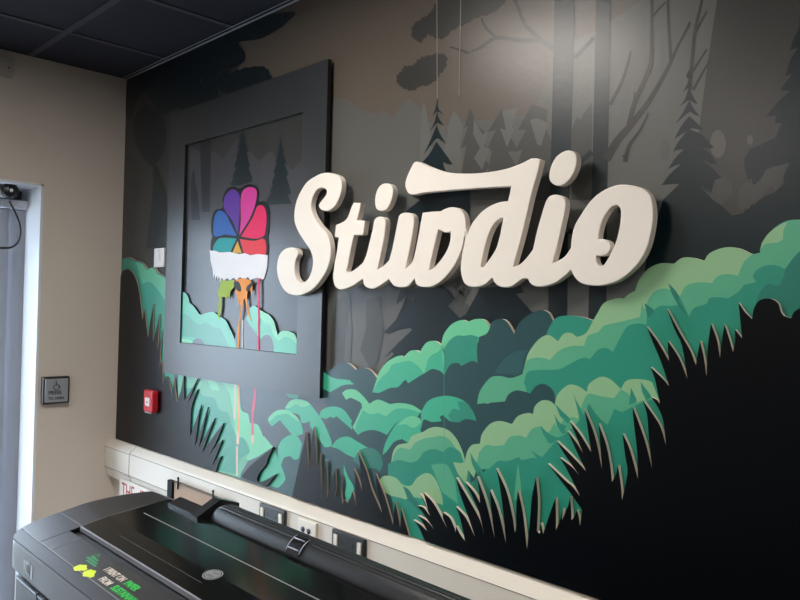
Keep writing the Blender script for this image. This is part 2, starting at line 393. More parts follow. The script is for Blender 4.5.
bp(b_mint, D_('440,385* 460,350 500,325 540,335 560,370* 545,440* 525,450 500,430* 470,440 455,480* 440,430'))
bp(b_mint, D_('650,235* 680,195 720,182 770,200 810,255* 800,280* 770,240 740,225 720,240 700,235 680,245*'))
bp(b_mint, D_('660,15* 690,30 710,45* 745,55 800,50* 810,72* 760,75 720,90 700,110* 670,95 655,70*'))
# left-centre lobes
bp(b_mint, C_('60,165* 75,165 105,185* 140,195 190,200 222,222* 170,225 130,245 100,262* 58,240*'))
bp(b_pale, C_('160,265* 185,248 230,250 270,285 298,320* 300,350* 262,340 255,315 205,290 180,300*'))
bp(b_pale, C_('255,345* 298,318* 340,298 400,320* 450,315 510,325 558,355* 530,385 480,385 430,415 385,475* 340,455 300,450 262,460* 240,475* 212,435* 235,390'))
bp(b_mint, C_('235,412* 260,360 262,350* 300,370 340,365* 380,382* 430,345 490,345 550,362* 530,390 480,388 430,415 385,475* 340,455 300,450 262,460* 240,475* 225,445*'))
bp(b_mint, C_('45,385* 60,350 110,333 160,350 200,400 212,450* 160,405 125,380 75,395* 60,390'))
bp(b_mint, C_('0,330* 30,365 60,420 95,480 108,530* 75,538* 40,490 0,430*'))
bp(b_mint, C_('105,535* 140,495 190,483 240,510 300,545* 250,550 225,592* 180,570 140,545'))
bp(b_deep, C_('215,600* 255,548 310,540 350,570 364,620 350,660* 320,640 270,650*'))
bp(b_mint, C_('362,575* 375,520 410,450 450,400 500,380 545,390 560,420* 552,450 562,468* 510,480 490,515* 460,495* 420,510 385,555'))
bp(b_pale, C_('440,425* 470,395 510,380 548,392 556,412* 520,440 480,420*'))
bp(b_mint, E_('55,160* 90,105 150,82 210,82 270,105 310,150 333,205* 280,195 245,212* 200,205 165,175* 150,185 160,205* 110,210 70,198 55,240*'))
bp(b_teal, E_('190,180* 215,145 250,152* 236,105* 290,120 333,205* 280,195 245,212* 205,206*'))
# upper-left bright bushes
bp(b_pale, topM[:15] + B_('105,420* 110,440 122,480*') + C_('672,175* 650,155 610,145 575,165* 545,180 490,217* 475,200 440,235 400,240 345,265* 312,262*'))
bp(b_mint, C_('312,262* 350,195 390,160* 410,125 450,112 500,105 540,130 570,168* 545,182 490,217* 475,200 440,235 400,240 345,265*'))
bp(b_mint, C_('572,165* 590,100 610,75 640,60* 658,40* 672,175* 650,155 610,145'))
bp(b_pale, Z('441,345* 444,334 452,324 462,320 467,322* 476,319 484,320 489,326 489,330* 486,334 479,337* 478,343* 445,352*'))
bp(b_teal, B_('120,580* 122,440* 150,400 185,378 220,380* 255,375 292,385* 286,440 288,515* 260,505 205,530* 190,515 150,525'))
# dark teal lobe, mid right
bp(b_dk3, B_('372,565* 400,520 440,480 490,455 540,450* 520,490 510,560 480,575*'))
# bushes from middle to the right (sage, then mid, then sea green)
bp(b_teal, Z('545,340* 548,330 553,321* 558,317 568,315.6 582,317 593,320.6* 593,340*'))
bp(b_sage, Z('485,405* 490,396 497,390* 505,384 511,382* 520,385 523,372 526,360 529,352 538,340 548,335 558,341* 564,333.6 571,333 577,337* 586,333') + topR + Z('850,330* 700,340* 560,372*'))
bp(b_mid, Z('477,404* 480,391 490,378 500,376 511,378 523,374* 526,362 534,358 543,358 550,360* 560,350 572,346 584,346* 588,336 598,332 603,326* 610,324 624,321 640,317* 642,303* 645,309 648,300 654,292 662,288.6 671,290 680,296* 686,286 698,282.4 712,283* 718,276 728,274 738,275.6* 744,262 752,255 760,252.6* 761,246 770,232 784,222 800,219.6 830,222 850,240* 850,320* 700,335* 560,372* 540,398* 520,400*'))
bp(b_sage, I_('605,232* 612,210 650,160 720,115 735,118* 718,150 715,195* 690,212 660,215 625,222 610,240*'))
bp(b_teal, Z('524,382* 528,372 540,370 552,370 560,369 570,364 582,358 590,359* 598,350 606,348 613,352* 620,338 628,326 640,323.6 646,325* 647,317 645,304* 653,311* 660,306 670,306 678,305* 668,283* 679,296 689,317* 694,308 706,304 710,298 720,297.4 728,298.4* 738,292 744,285* 756,282* 753,276 758,269 768,265 778,266 785,269.6* 800,251 850,215* 850,683* 560,584* 540,460* 530,402*'))
# dark lump and the bushes below it
bp(b_dark, E_('275,395* 285,330 330,210 335,120* 400,118 470,122* 490,75 530,52 580,60 600,68* 630,30 670,20 710,45 725,80 724,128* 700,180* 500,330*'))
bp(b_sage, E_('272,420* 285,360 310,325 350,318* 360,270 400,220 450,205 510,220* 540,180 590,165 615,170* 625,130 660,102 700,105 725,125*') + F_('75,315* 90,270 140,225 190,230 235,260* 245,220 300,185 350,195 405,245* 430,205 480,195 550,205 570,235 595,300* 560,420* 300,480* 0,600*'))
bp(b_mid, E_('262,445* 300,400 335,412* 345,362* 380,325 420,330 470,325* 500,285 550,278 580,290* 610,245 655,230* 690,262 722,215* 745,250*') + F_('110,405* 160,385 190,395* 212,318* 240,270 300,280 370,292* 405,245* 445,275 460,320* 520,300 560,285 600,400* 560,560* 0,650*'))
bp(b_teal, E_('300,520* 385,445* 400,440 440,405 490,405 545,385* 560,400 610,390 655,392* 690,350 735,300*') + F_('30,515* 50,490 110,480 160,440 210,390* 245,318* 290,385 338,425* 372,345* 410,362* 460,335 520,310 570,300 640,320* 700,700*') + Z('690,560* 560,585* 430,545* 425,500*'))
# left lower bush below the p-lobes
bp(b_sage, C_('405,620* 415,560 440,525 490,515* 510,480 565,460* 600,440 640,435 690,450 730,490 760,550 775,600*') + E_('262,420* 200,440 60,420 0,440*'))
bp(b_mid, C_('405,640* 420,575 450,540 500,548* 530,510 580,490* 620,485 660,480 700,500 740,560* 775,610*') + E_('262,425* 200,440 60,430 0,450*'))
bp(b_teal, E_('-110,420* -60,400 0,412 40,400 70,360 120,345 165,360* 200,335 250,360 268,420* 300,470* 320,720* 0,720* -80,640* -110,520*'))
bp(b_mid, E_('105,425* 150,418 190,430 225,500* 240,620* 160,560*'))
bp(b_sage, J_('395,310* 410,285 440,278 480,290 510,320 540,330 560,325* 590,285 640,265 680,300 710,380 715,425* 640,400 565,385* 500,400 440,370 400,350*'))
bp(b_sage, E_('215,410* 260,415 280,400 310,405 330,440 320,490* 290,450* 280,520* 240,470*'))
bp(b_deep, J_('515,330* 545,350 575,395 600,425 600,470* 560,440 540,400*'))
bp(b_teal, J_('460,380* 520,395 560,420 600,470 620,600* 480,560*'))
bp(b_mid, E_('540,415* 530,500 520,600* 560,600* 552,500*'))
# printed grass blades over the bushes
for t in ('165,258* 180,300 205,345 222,400 200,400* 185,340*', '75,318* 110,355 150,395 140,420* 100,380*', '68,370* 100,415 130,430 120,450* 85,410*', '5,430* 40,465 82,490 70,512* 30,480*', '455,238* 470,270 482,308 445,325*', '503,208* 530,245 555,282 530,300* 510,260*', '240,318* 260,350 300,395 280,420* 250,370*'):
    bp(b_teal, F_(t))
for t in ('300,360* 330,410 370,470 340,480* 310,420*', '650,228* 690,265 728,300 700,320* 665,270*', '605,352* 650,380 695,400 680,430* 640,400*', '722,172* 750,220 780,260 760,270* 735,230*'):
    bp(b_teal, E_(t))
bp(b_deep, H_('540,115* 575,150 595,185 592,205 640,282* 600,240 560,170*'))
bp(b_deep, H_('422,215* 450,235 470,255 440,290*'))
bp(b_deep, I_('725,345* 800,255 880,180* 900,620* 560,620* 590,480 640,420 690,430 720,380*'))
bp(b_mint, J_('220,222* 240,280 270,340 255,380 238,410* 225,370 230,320 218,260*'))
bp(b_deep, E_('345,450* 360,480 400,560 420,650* 340,650* 300,560*'))
# moderate vertical seam on the board
bp(board('seam_line', (74, 150, 130)), Z('443.6,345* 444.0,345* 444.7,480* 444.3,480*'), 1)
bush = mb.build('bush_cutout', recalc=False); shift(bush)
tag(bush, 'long green and teal cutout board of layered leafy bushes along the mural wall', 'wall art')

# ================================================================== BLACK GRASS CUTOUT BOARDS
b_black = mat('board_grass_black', (2, 5, 9), rough=.34, spec=.24)
YG = -.024
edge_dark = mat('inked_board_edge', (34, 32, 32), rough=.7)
def cutout(name, pts, label, n=4, edge=raw, yg=YG, e2=None):
    l_ = zc(loop3(pts, yg, n))
    for p in l_:
        if .4735 < p.x < 1.49 and p.z > 1.3165 and yg > -.0195:
            if p.x - .4735 < p.z - 1.3165: p.x = .4735
            else: p.z = 1.3165
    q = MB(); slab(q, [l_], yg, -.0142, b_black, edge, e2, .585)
    o = q.build(name, recalc=False); shift(o); tag(o, label, 'wall art'); return o
right_grass = Z('850,690* 850,300* 815,300 800,308 794,312 791,318* 784,316* 781,312 778,303 770,298.6 760,300 754,308 752,319* 745,312 738.5,302.5* 740,318 742,338* 735,329.5* 735,342 733,352* 729,338 724.4,324.4* 722,340 720,358* 717,340 711,323.5* 708,345 706.5,376* 704,358 700,341* 698,352 696,365* 690,350 680,333 667,308.6* 674,328 682,346 687.5,379* 679,358 668,341* 668,352 669,361* 658,342 646.4,326.4* 654,345 661,362 669,386* 662,378 650.4,367* 655,380 660,404* 657,400 651,397* 657,406 663,420 666,445* 661,428 654,416 642.6,400* 647,415 649,440 652,468* 646,444 640,426 632.6,407* 634,425 637,450 638,479* 630,450 622.6,433.6* 625,455 627.5,470 625.5,485* 622,500* 621,486 618,465.6* 616,474 612,482* 610,464 606,444 598.6,423.6* 600,440 602,469* 595,436 584.4,409* 587,424 591,452* 580,434 569.6,421* 576,436 583,453* 576,442 567.6,431* 576,450 586,471* 572,456 556.6,441* 565,455 579,475* 572,467 559.6,457.6* 567,470 580,496* 572,486 566,481 547.6,463.6* 558,477 571,494 582,510* 580,526* 579,518 577,510* 574,517 571.6,520* 571,508 570,496.6* 568,506 562,520* 563,508.6* 560,520 556,530* 556,515 555.6,497.6* 551,510 546,525 543,534* 542,528 540.6,523* 540,533 537,531* 538,500 536,477.6* 532,496 530,520 527,549* 523,514 518,490* 516.4,504 516,526 515,533* 512,514 506,490 496,468.4* 499,482 503,510 506,543* 498,510 490,490* 491,506 494.6,538* 486,502 477,476.6* 479,490 480,503* 474,492 465,482* 472,496 479,512 484.4,536* 480,520 468,498 456,477.6* 460,494 468,516 475,537* 466,518 455.6,506.4* 460,518 465,541* 460,534 456,526* 455.5,532 455,529* 450,518 443,512.4* 443,518 447,528* 434,504 423.6,492.6* 426,502 428,510* 424,500 419.6,493.6* 424,502 430,516* 424,508 417.6,505.6* 425,516 434,529* 427,521 418,515.6* 423,523 427,531* 421,525 413,520* 418,526 425,541* 604,601*')
cutout('grass_cutout', right_grass, 'large black grass silhouette board filling the lower right of the wall')
mid_grass = Z('409,536* 405,522 401,508* 401,518 400,528* 398,515 395,501.6* 394,512 393,525* 384,494 375.6,473.6* 377,490 382,513* 372,490 366,470 358,451.6* 360,466 362,491* 358,478 353.6,468.4* 355,480 356,508* 355,500 352.4,491* 351,496 348,503* 345,500* 342.4,504* 341,490 342,475* 339,490 335,497* 336,485 335,469* 331,482 327,499* 327,480 326.6,461* 323,478 321,501* 321,480 320,454* 318,464 316,468* 316,445 313.6,427* 311,446 308.5,473* 307.5,455 306,432* 303,448 299,465 292,497*')
cutout('grass_cutout', mid_grass, 'dark grass silhouette board between the black sockets and the bushes, middle of wall', edge=tanraw, yg=-.020)
left_grass = Z('120.6,276* 123,271 128,269 132,272 135,277 138,286 140,298 141.6,312* 142.5,320* 144.5,309* 146,322 148,338* 150,322 153.5,304* 153,322 153,342* 156,330 159.5,314* 158.5,330 157.5,350* 160.5,338 161.5,330* 160.5,350 159.5,368* 161.5,362 163,384* 166,376* 169,382 172,396* 174,378* 175,390 177,402* 181,390 184,374* 184,388 184.5,400* 191,390 198,378* 192,392 187,406* 192,396 198,389* 193,402 191,412 190,436* 196,420 201,405* 198,422 195,446* 202,425 208,407* 204,425 199,447* 207,432 215,418* 208,436 202,453* 212,438 223.6,423* 217,440 209,456* 215,447 222.4,440* 216,456 212,466* 216,460 221.5,456* 218,464 216,472* 115.6,438.6*')
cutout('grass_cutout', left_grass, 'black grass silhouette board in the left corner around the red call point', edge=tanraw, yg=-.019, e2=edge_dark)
leafs = Z('241,477* 250,466 262,456 273,447* 271,452 268,458 266,465 260,472 257,479 259,482 266,480 276,474* 271,481 266,487*')
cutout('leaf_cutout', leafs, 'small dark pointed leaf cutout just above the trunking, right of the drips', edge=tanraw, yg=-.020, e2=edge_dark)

# ================================================================== FRAMED PANEL WITH FLOWER
YF = -.0275
fx0, fx1, fz0, fz1 = .476, 1.4825, 1.319, 2.355
ix0, ix1, iz0, iz1 = .606, 1.3605, 1.4445, 2.214
fr = empty('framed_panel', ((fx0 + fx1) / 2, -.012, fz0), 'big square charcoal frame around a dripping rainbow flower on a dark forest panel', 'wall art')
f0 = fr.location.copy()
def child(mb_, name, parent, origin=None, recalc=True):
    """mb_ holds world coordinates; link as child of an unrotated parent located at origin"""
    o = mb_.build(name, None, recalc); org = origin if origin is not None else parent.location
    c = sum((v.co for v in o.data.vertices), Vector()) / len(o.data.vertices)
    for v in o.data.vertices: v.co -= c
    o.parent = parent; o.location = c - Vector(org); o['wc'] = 0; del o['wc']
    return o
fm = mat('frame_charcoal', (46, 48, 51), rough=0.38, spec=0.75, noise=0.05, nscale=8)
fedge = mat('frame_edge_black', (16, 17, 19), rough=0.5)
q = MB()
rect = lambda a, b, c, d, y: [Vector((a, y, c)), Vector((b, y, c)), Vector((b, y, d)), Vector((a, y, d))]
slab(q, [rect(fx0, fx1, fz0, fz1, YF), rect(ix0, ix1, iz0, iz1, YF)[::-1]], YF, -.0140, fm, fedge)
child(q, 'frame_border', fr, recalc=False)
i_bg = mat('acrylic_sky', (56, 57, 57), rough=0.30, spec=0.32); i_mt = mat('acrylic_mountain', (68, 69, 74), rough=0.30, spec=0.32); i_tr = mat('acrylic_pine', (26, 37, 42), rough=0.30, spec=0.32); i_tk = mat('acrylic_trunk', (40, 41, 48), rough=0.30, spec=0.32)
i_lo = mat('acrylic_slate', (62, 65, 72), rough=0.30, spec=0.32)
# the panel lies against the wall inside the border
YP = -.0012
YPB = -.0152
q = MB(); q.box((ix0 - .02, YPB + .0003, iz0 - .02), (ix1 + .02, YPB + .0012, iz1 + .02), i_bg)
PL = [0]
def ip(mt, pts, n=4):
    PL[0] += 1; q.sheet([loop3(pts, YPB - .00003 * PL[0], n)], mt)
Tt = lambda t: TS(170, 100, 5, t)
ip(i_mt, Tt('60,260 105,235 118,240 150,260 175,300 200,262 232,262 262,300 290,255 335,195 350,240 398,258 448,308 490,262 515,262 528,290 560,300 610,352 658,298 645,1100 60,1010'))
ip(i_lo, Tt('60,800 300,740 645,700 645,1230 60,1200'))
ip(i_tk, Tt('150,208 205,196 200,560 160,560'))
ip(i_tk, Tt('105,400 118,340 124,400 140,470 150,600 105,600'))
ip(i_tr, Tt('362,142 366,165 384,198 376,200 386,240 396,250 384,262 392,300 402,330 392,340 414,390 408,410 340,430 300,425 318,390 312,380 330,340 320,332 336,285 330,282 345,240 336,238 352,196 345,196 356,160'))
ip(i_tr, Tt('554,185 560,225 570,262 562,260 575,295 584,318 570,318 586,352 594,375 580,378 600,440 606,470 590,472 608,520 560,520 490,525 480,505 505,462 500,450 516,420 506,418 526,370 516,362 534,315 526,312 545,255 540,250'))
child(q, 'back_panel', fr, recalc=False)
# bushes inside the frame
N_ = lambda t: T(170, 260, 5, t)
q = MB()
def clampz(l):
    return [Vector((min(max(p.x, ix0 + .001), ix1 - .001), p.y, min(max(p.z, iz0 + .001), iz1))) for p in l]
YI = -.0215
inb = N_('53,420* 53,160* 75,163 90,185 98,215* 115,228 128,245 145,270* 160,272 178,266 215,260 245,280* 262,290 280,305 300,345 322,395 340,330 375,292* 395,262 400,240 420,228 440,240* 455,252 475,264 495,275 520,310 538,375* 555,358 575,354 605,360 630,385 636,480* 340,450*')
slab(q, [clampz(loop3(inb, YI))], YI, -.0158, b_slate, fedge)
IL = [0]
def ib(mt, pts):
    IL[0] += 1; q.sheet([clampz(loop3(pts, YI - .0001 - .00003 * IL[0], 5))], mt)
ib(b_mint, N_('53,425* 53,160* 75,163 90,185 98,215* 115,228 128,245 145,270* 160,272 178,266 215,260 245,280* 262,290 280,305 300,345 320,390 332,445*'))
ib(b_mid, N_('53,160* 75,163 90,185 98,215* 115,228 128,245 145,270* 160,272 178,266 215,260 245,280* 262,290 280,305 300,345 320,390 332,445* 300,435* 305,400 285,360* 265,345 245,310* 215,300 190,305* 160,320 130,300* 105,280 95,250* 75,225 53,230*'))
ib(b_haze, N_('53,285* 70,268 92,280 115,305 150,322 180,312 215,335 250,342 270,380 295,436* 150,420 120,388 53,382*'))
ib(b_haze, N_('405,335* 430,300 460,302 490,330 515,350 527,390* 500,380 475,372 450,398*'))
ib(b_pale, N_('53,390* 75,395 100,400 130,425* 53,420*'))
ib(b_slate, N_('110,425* 120,400 140,392 160,400 172,430*'))
ib(b_mint, N_('380,290* 395,262 400,240 420,228 440,240* 455,252 475,264 495,275 520,310 538,375* 555,358 575,354 605,360 630,385 636,480* 520,465* 515,410 500,380 475,375 450,398* 430,350 400,330*'))
ib(b_pale, N_('440,240* 455,252 475,264 495,275 520,310 538,375* 555,358 575,354 605,360 630,385 634,420* 600,390 570,385 545,405* 520,380 500,325* 470,310 455,290 440,285*'))
child(q, 'bush_cutout', fr, recalc=False)
# flower emblem: black backing part with coloured petals as sub-parts
YE = -.0170
Wq = lambda t: T(170, 180, 5, t)
ink = mat('emblem_ink', (14, 14, 15), rough=0.5, spec=.2)
q = MB(); slab(q, [loop3(Wq('203,372* 204,310 212,285 206,260 207,200 225,152 262,138 264,90 285,45 318,32 348,42 388,22 428,28 444,60 442,105 475,108 497,150 496,250 489,285 494,330 492,375*'), YE)], YE, YPB - .0005, ink, ink)
emb = child(q, 'flower_emblem', fr, recalc=False)
emb['label'] = 'rainbow flower with black outline'
ew = fr.location + emb.location
def petal(name, rgb, txt, label, dy=.0006):
    q = MB(); slab(q, [loop3(Wq(txt), YE - dy)], YE - dy, YE - .0001, mat('emblem_%d_%d_%d' % rgb, rgb, rough=0.5, spec=.2), mat('emblem_%d_%d_%d' % rgb, rgb, rough=0.5, spec=.2))
    o = child(q, name, emb, origin=ew, recalc=False); o['label'] = label; return o
petal('petal', (44, 98, 176), '334,280* 300,212 277,168 245,153 224,180 217,240 224,282 275,272*', 'blue petal')
petal('petal', (92, 48, 150), '338,272* 312,205 270,142 275,80 310,47 342,65 349,112 346,200', 'purple petal')
petal('petal', (210, 56, 150), '347,275* 354,200 353,100 366,52 400,35 432,52 428,112 400,190', 'magenta petal')
petal('petal', (226, 24, 92), '355,282* 412,190 437,132 468,132 482,180 477,256 464,283 420,293', 'crimson petal')
petal('petal', (228, 52, 66), '349,295* 420,304 468,294 481,330 478,375* 370,370*', 'red petal')
petal('petal', (24, 158, 160), '332,293* 282,289 242,294 219,328 214,358* 302,360*', 'teal petal')
petal('petal', (222, 170, 60), '337,305* 358,365* 312,364*', 'small amber petal')
jag = random.Random(3)
wb = '198,352* 230,355* 245,362* 300,360* 345,370* 375,366* 400,376* 440,370* 488,376* 486,420 482,450 470,492* 462,498* 450,490* 445,515* 438,488* 420,492* 400,500* 390,485* 370,497* 350,485* 330,500* 318,488* 300,502* 285,490* 268,505* 258,488* 250,512* 245,480* 238,500* 232,474* 226,505* 222,465* 216,490* 213,450 203,405*'
petal('white_band', (240, 240, 244), wb, 'dripping white paint band', .0009)
def drip(rgb, txt, label, y0=.0004):
    q = MB(); mm = mat('emblem_%d_%d_%d' % rgb, rgb, rough=0.5, spec=.2); ya = YI - .0012 - y0
    # the run of paint is laid over both the panel and the bush board
    slab(q, [loop3(N_(txt), ya)], ya, ya + .0006, mm, mm)
    o = child(q, 'paint_drip', fr, recalc=False); o['label'] = label; return o
drip((158, 184, 50), '255,100* 285,104* 320,100* 322,130 302,160 298,200* 290,178 282,196* 272,185 258,190 256,240 246,290 239,280 244,200 240,165 248,130', 'lime green paint drip')
drip((238, 150, 54), '330,98* 365,90* 402,102* 412,130 408,185* 402,150* 388,160 385,200 395,260 408,308* 386,262 374,195 366,210 358,262 350,320 346,440* 336,438* 341,330 352,240 345,200* 335,240* 338,190 328,150', 'orange paint drip')
drip((22, 22, 24), '320,112 340,108 354,135 352,158 335,150 322,132', 'black paint splat', .0014)
drip((22, 22, 24), '380,150 385,132 405,115 418,112 402,140 388,156', 'black paint splat', .0014)
drip((226, 50, 90), '438,92* 450,92* 448,250 447,455* 439,453* 440,250', 'red paint drip')
drip((222, 214, 206), '361,300* 366,300* 364,443* 359,441*', 'thin white paint drip')

# ================================================================== 3D LETTERING SIGN
YS, YS0 = -.052, -.032
sm = mat('sign_white', (236, 229, 219), rough=0.45, spec=0.35, noise=0.015, nscale=30)
sedge = mat('sign_edge', (232, 222, 210), rough=0.6, spec=0.2)
def letter(loops):
    cu = bpy.data.curves.new('c', 'CURVE'); cu.dimensions = '2D'; cu.fill_mode = 'BOTH'
    bv = .0022
    cu.extrude = (YS0 - YS) / 2 - bv; cu.bevel_depth = bv; cu.bevel_resolution = 2; cu.offset = -bv
    for l in loops:
        pts = loop3(l, YS, 6); sp = cu.splines.new('POLY'); sp.points.add(len(pts) - 1)
        for s_, p_ in zip(sp.points, pts): s_.co = (p_.x, p_.z, 0, 1)
        sp.use_cyclic_u = True
    o = bpy.data.objects.new('tmp', cu); COL.objects.link(o)
    dg = bpy.context.evaluated_depsgraph_get(); me = bpy.data.meshes.new_from_object(o.evaluated_get(dg))
    bpy.data.objects.remove(o)
    q = MB(); ym = (YS + YS0) / 2
    vs = [Vector((v.co.x, ym - v.co.z, v.co.y)) for v in me.vertices]
    for p_ in me.polygons:
        pass
    q.v = [tuple(v) for v in vs]
    for p_ in me.polygons:
        n_ = p_.normal
        q.f.append(list(p_.vertices)); q.m.append(q.mi(sm if abs(n_.z) > .5 else sedge)); q.smooth.append(False)
    return q
P5 = lambda t: T(260, 160, 4.2875, t); P6 = lambda t: T(390, 145, 3.871, t); P7 = lambda t: T(510, 140, 3.75, t)
sg = empty('lettering_sign', (1.87, YS0, 1.66), 'raised white script lettering of a studio name across the dark forest mural', 'sign')
Sl = P5('232,72 265,57 300,55 335,68 349,95 345,145 322,195 292,218 264,214 251,196 260,178 281,152 285,132 270,119 245,126 226,158 218,200 230,240 258,282 287,315 301,365 300,420 286,470 262,512 234,546 200,570 160,581 120,572 94,545 76,500 72,450 84,405 108,381 135,375 158,384 163,405 153,425 148,455 150,492 162,516 182,525 205,510 221,472 226,430 215,388 190,350 165,310 149,270 146,230 155,178 175,132 200,95')
child(letter([Sl]), 'letter', sg)['label'] = 'letter S'
outer = (P5('401,183* 432,184* 424,225 414,258* 449,260* 442,312 438,321* 402,322* 390,375 378,440 369,476* 375,482 392,478 415,462 440,440* 455,405 470,345 481,300 488,262 500,246 520,243 535,254 537,285 530,340 518,400 503,470* 530,452 552,430*') +
         P6('8,400* 20,340 30,290 36,272 50,263 70,262 86,270 92,292 86,345 74,410 60,478* 75,465 88,445 98,405 110,345 125,262* 160,258 196,256* 210,248 232,241 256,243 278,257 290,282 293,320* 300,345* 312,312 328,288 352,260 385,237 420,222 455,217* 462,190 468,160* 400,163 300,170 200,178 130,185 95,192 74,189 62,172 58,152 64,125 82,85 92,68 104,64 120,69 150,83 210,103 270,110 350,108 440,94 500,74 545,52* 565,51 583,57* 570,110 545,200 515,330 477,470* 500,462 520,445 540,421*') +
         P7('85,410* 98,350 113,295 128,245 140,218 158,206 185,207 204,220 208,245 203,280 190,340 175,405 160,462* 180,452 205,436 227,405* 230,370 240,325 262,285 300,230 340,195 388,172 430,167 480,175 512,192 530,222 537,280 530,340 515,400 490,450 450,495 400,530 345,545 300,545 263,535 240,512 228,487* 205,510 170,535 130,548 100,550 78,540 65,520*') +
         P6('510,520 470,547 430,550 406,535 395,514* 365,541 330,550 300,545 282,525 273,482 277,430 285,390* 288,360* 270,420 240,480 200,525 160,548 125,550 102,540 95,518* 70,545 40,551 15,545 0,528*') +
         P5('420,0*')[:0] +
         P5('552,512* 520,535 490,551 465,550 445,535 440,511* 412,530 385,545 355,555 335,553 319,537 312,505 317,455 328,395 336,333* 322,330* 320,322 325,278* 345,270 365,258 378,238 390,205'))
d_c = P6('434,283 424,286 404,303 386,335 368,390 351,470* 358,474 366,466 405,410 422,360 431,315 436,292')
w_c = P6('186,327* 198,332 214,339 234,336* 232,370 217,412 190,452 166,477 150,484* 158,448 170,395')
o_c = P7('396,245 375,257 350,295 336,338 332,372* 350,372 371,382 377,404 363,427 340,435 324,433* 322,446 328,464 340,472 356,462 380,420 400,370 412,310 414,265 406,248')
child(letter([outer, d_c, w_c, o_c]), 'letter', sg)['label'] = 'joined letters tiwdio with bar over the w'
child(letter([P5('540,100 560,106 570,132 562,175 542,211 516,218 497,206 492,170 501,130 519,106')]), 'letter_dot', sg)
child(letter([P7('205,41 233,42 249,62 246,102 226,144 196,169 166,168 147,146 151,105 171,65')]), 'letter_dot', sg)
# hidden stand-off pegs carrying the letters
for px_, py_, yb in ((345, 200, 0), (300, 200, -.0278), (335, 240, 0), (370, 230, 0), (440, 180, 0), (490, 180, 0), (480, 230, 0), (565, 230, 0), (620, 210, 0), (395, 250, 0), (382, 190, 0), (562, 165, 0)):
    if px_ == 345: continue
    c = at(px_, py_, YS0); q = MB(); q.tube([(c.x, YS0 + .0005, c.z), (c.x, yb, c.z)], .006, fedge); child(q, 'standoff', sg)

# ================================================================== DADO TRUNKING AND ITS SOCKETS
upvc = mat('trunking_white', (226, 219, 207), rough=0.38, spec=0.4, noise=0.02, nscale=5)
groove = mat('trunking_groove', (150, 142, 132), rough=0.7)
tr = empty('cable_trunking', (2.6, 0, .82), 'cream dado trunking running along the foot of the mural', 'trunking')
prof = [(-.0005, .987), (-.012, .987), (-.020, .984), (-.044, .966), (-.050, .958), (-.050, .868), (-.044, .860), (-.040, .835), (-.034, .826), (-.0005, .822)]
q = MB(); q.prism(prof, .245, ROOM_X - .02, upvc); child(q, 'body', tr)
q = MB(); q.box((.245, -.0503, .957), (ROOM_X - .02, -.0508, .9595), groove); child(q, 'cover_groove', tr); q = MB(); q.box((.245, -.0503, .8675), (ROOM_X - .02, -.0508, .870), groove); child(q, 'cover_groove', tr)
prof2 = [(y_ * 1.05 - .0008 if y_ < -.005 else y_, z_ + (.002 if z_ > .9 else -.002)) for y_, z_ in prof]
q = MB(); q.prism(prof2, .002, .244, upvc); child(q, 'end_section', tr)
q = MB(); q.box((.002, -.0536, .956), (.244, -.0542, .9585), groove); child(q, 'cover_groove', tr); q = MB(); q.box((.002, -.0536, .868), (.244, -.0542, .8705), groove); child(q, 'cover_groove', tr)
# white wall below
m = MB(); m.box((0, -.0002, 0), (ROOM_X, -.004, .815), mat('lower_wall_white', (214, 206, 196), rough=.7)); tag(m.build('trim_3'), kind='structure')
blk = mat('socket_black', (46, 47, 50), rough=0.35); blk2 = mat('socket_black_deep', (16, 16, 18), rough=0.4); wht = mat('socket_white', (236, 230, 216), rough=0.35)
def socket(x0, x1, z0, z1, face, label, black=True):
    y0 = -.0509
    s_ = empty('power_socket' if black else 'data_socket', ((x0 + x1) / 2, y0, z0), label, 'socket')
    q = MB(); q.box((x0, y0, z0), (x1, y0 - .010, z1), face, .003); child(q, 'plate', s_)
    yf = y0 - .0101
    if black:
        for xa in (x0 + .012, x1 - .028):
            q = MB(); q.box((xa, yf + .001, z1 - .045), (xa + .016, yf - .004, z1 - .012), wht, .001); child(q, 'rocker_switch', s_)['label'] = 'white rocker switch'
        for cx in (x0 + .048, x1 - .048):
            q = MB()
            q.box((cx - .004, yf + .0005, z0 + .052), (cx + .004, yf - .0006, z0 + .062), blk2)
            q.box((cx - .015, yf + .0005, z0 + .028), (cx - .007, yf - .0006, z0 + .034), blk2); q.box((cx + .007, yf + .0005, z0 + .028), (cx + .015, yf - .0006, z0 + .034), blk2)
            child(q, 'outlet', s_)
    else:
        for cx in (x0 + .030, x0 + .058):
            q = MB(); q.tube([(cx, yf + .001, z1 - .030), (cx, yf - .003, z1 - .030)], .008, mat('port_blue_grey', (60, 72, 96), rough=.4), 12); child(q, 'port', s_)
        q = MB(); q.box((x1 - .022, yf + .001, z0 + .012), (x1 - .012, yf - .001, z0 + .024), blk2); child(q, 'latch', s_)
    return s_
socket(1.226, 1.366, .872, .957, blk, 'black double socket on the trunking, left of the white data socket')
socket(1.432, 1.522, .870, .955, wht, 'white data socket with two round ports between two black sockets', False)
socket(1.597, 1.740, .872, .958, blk, 'black double socket on the trunking, right of the white data socket')

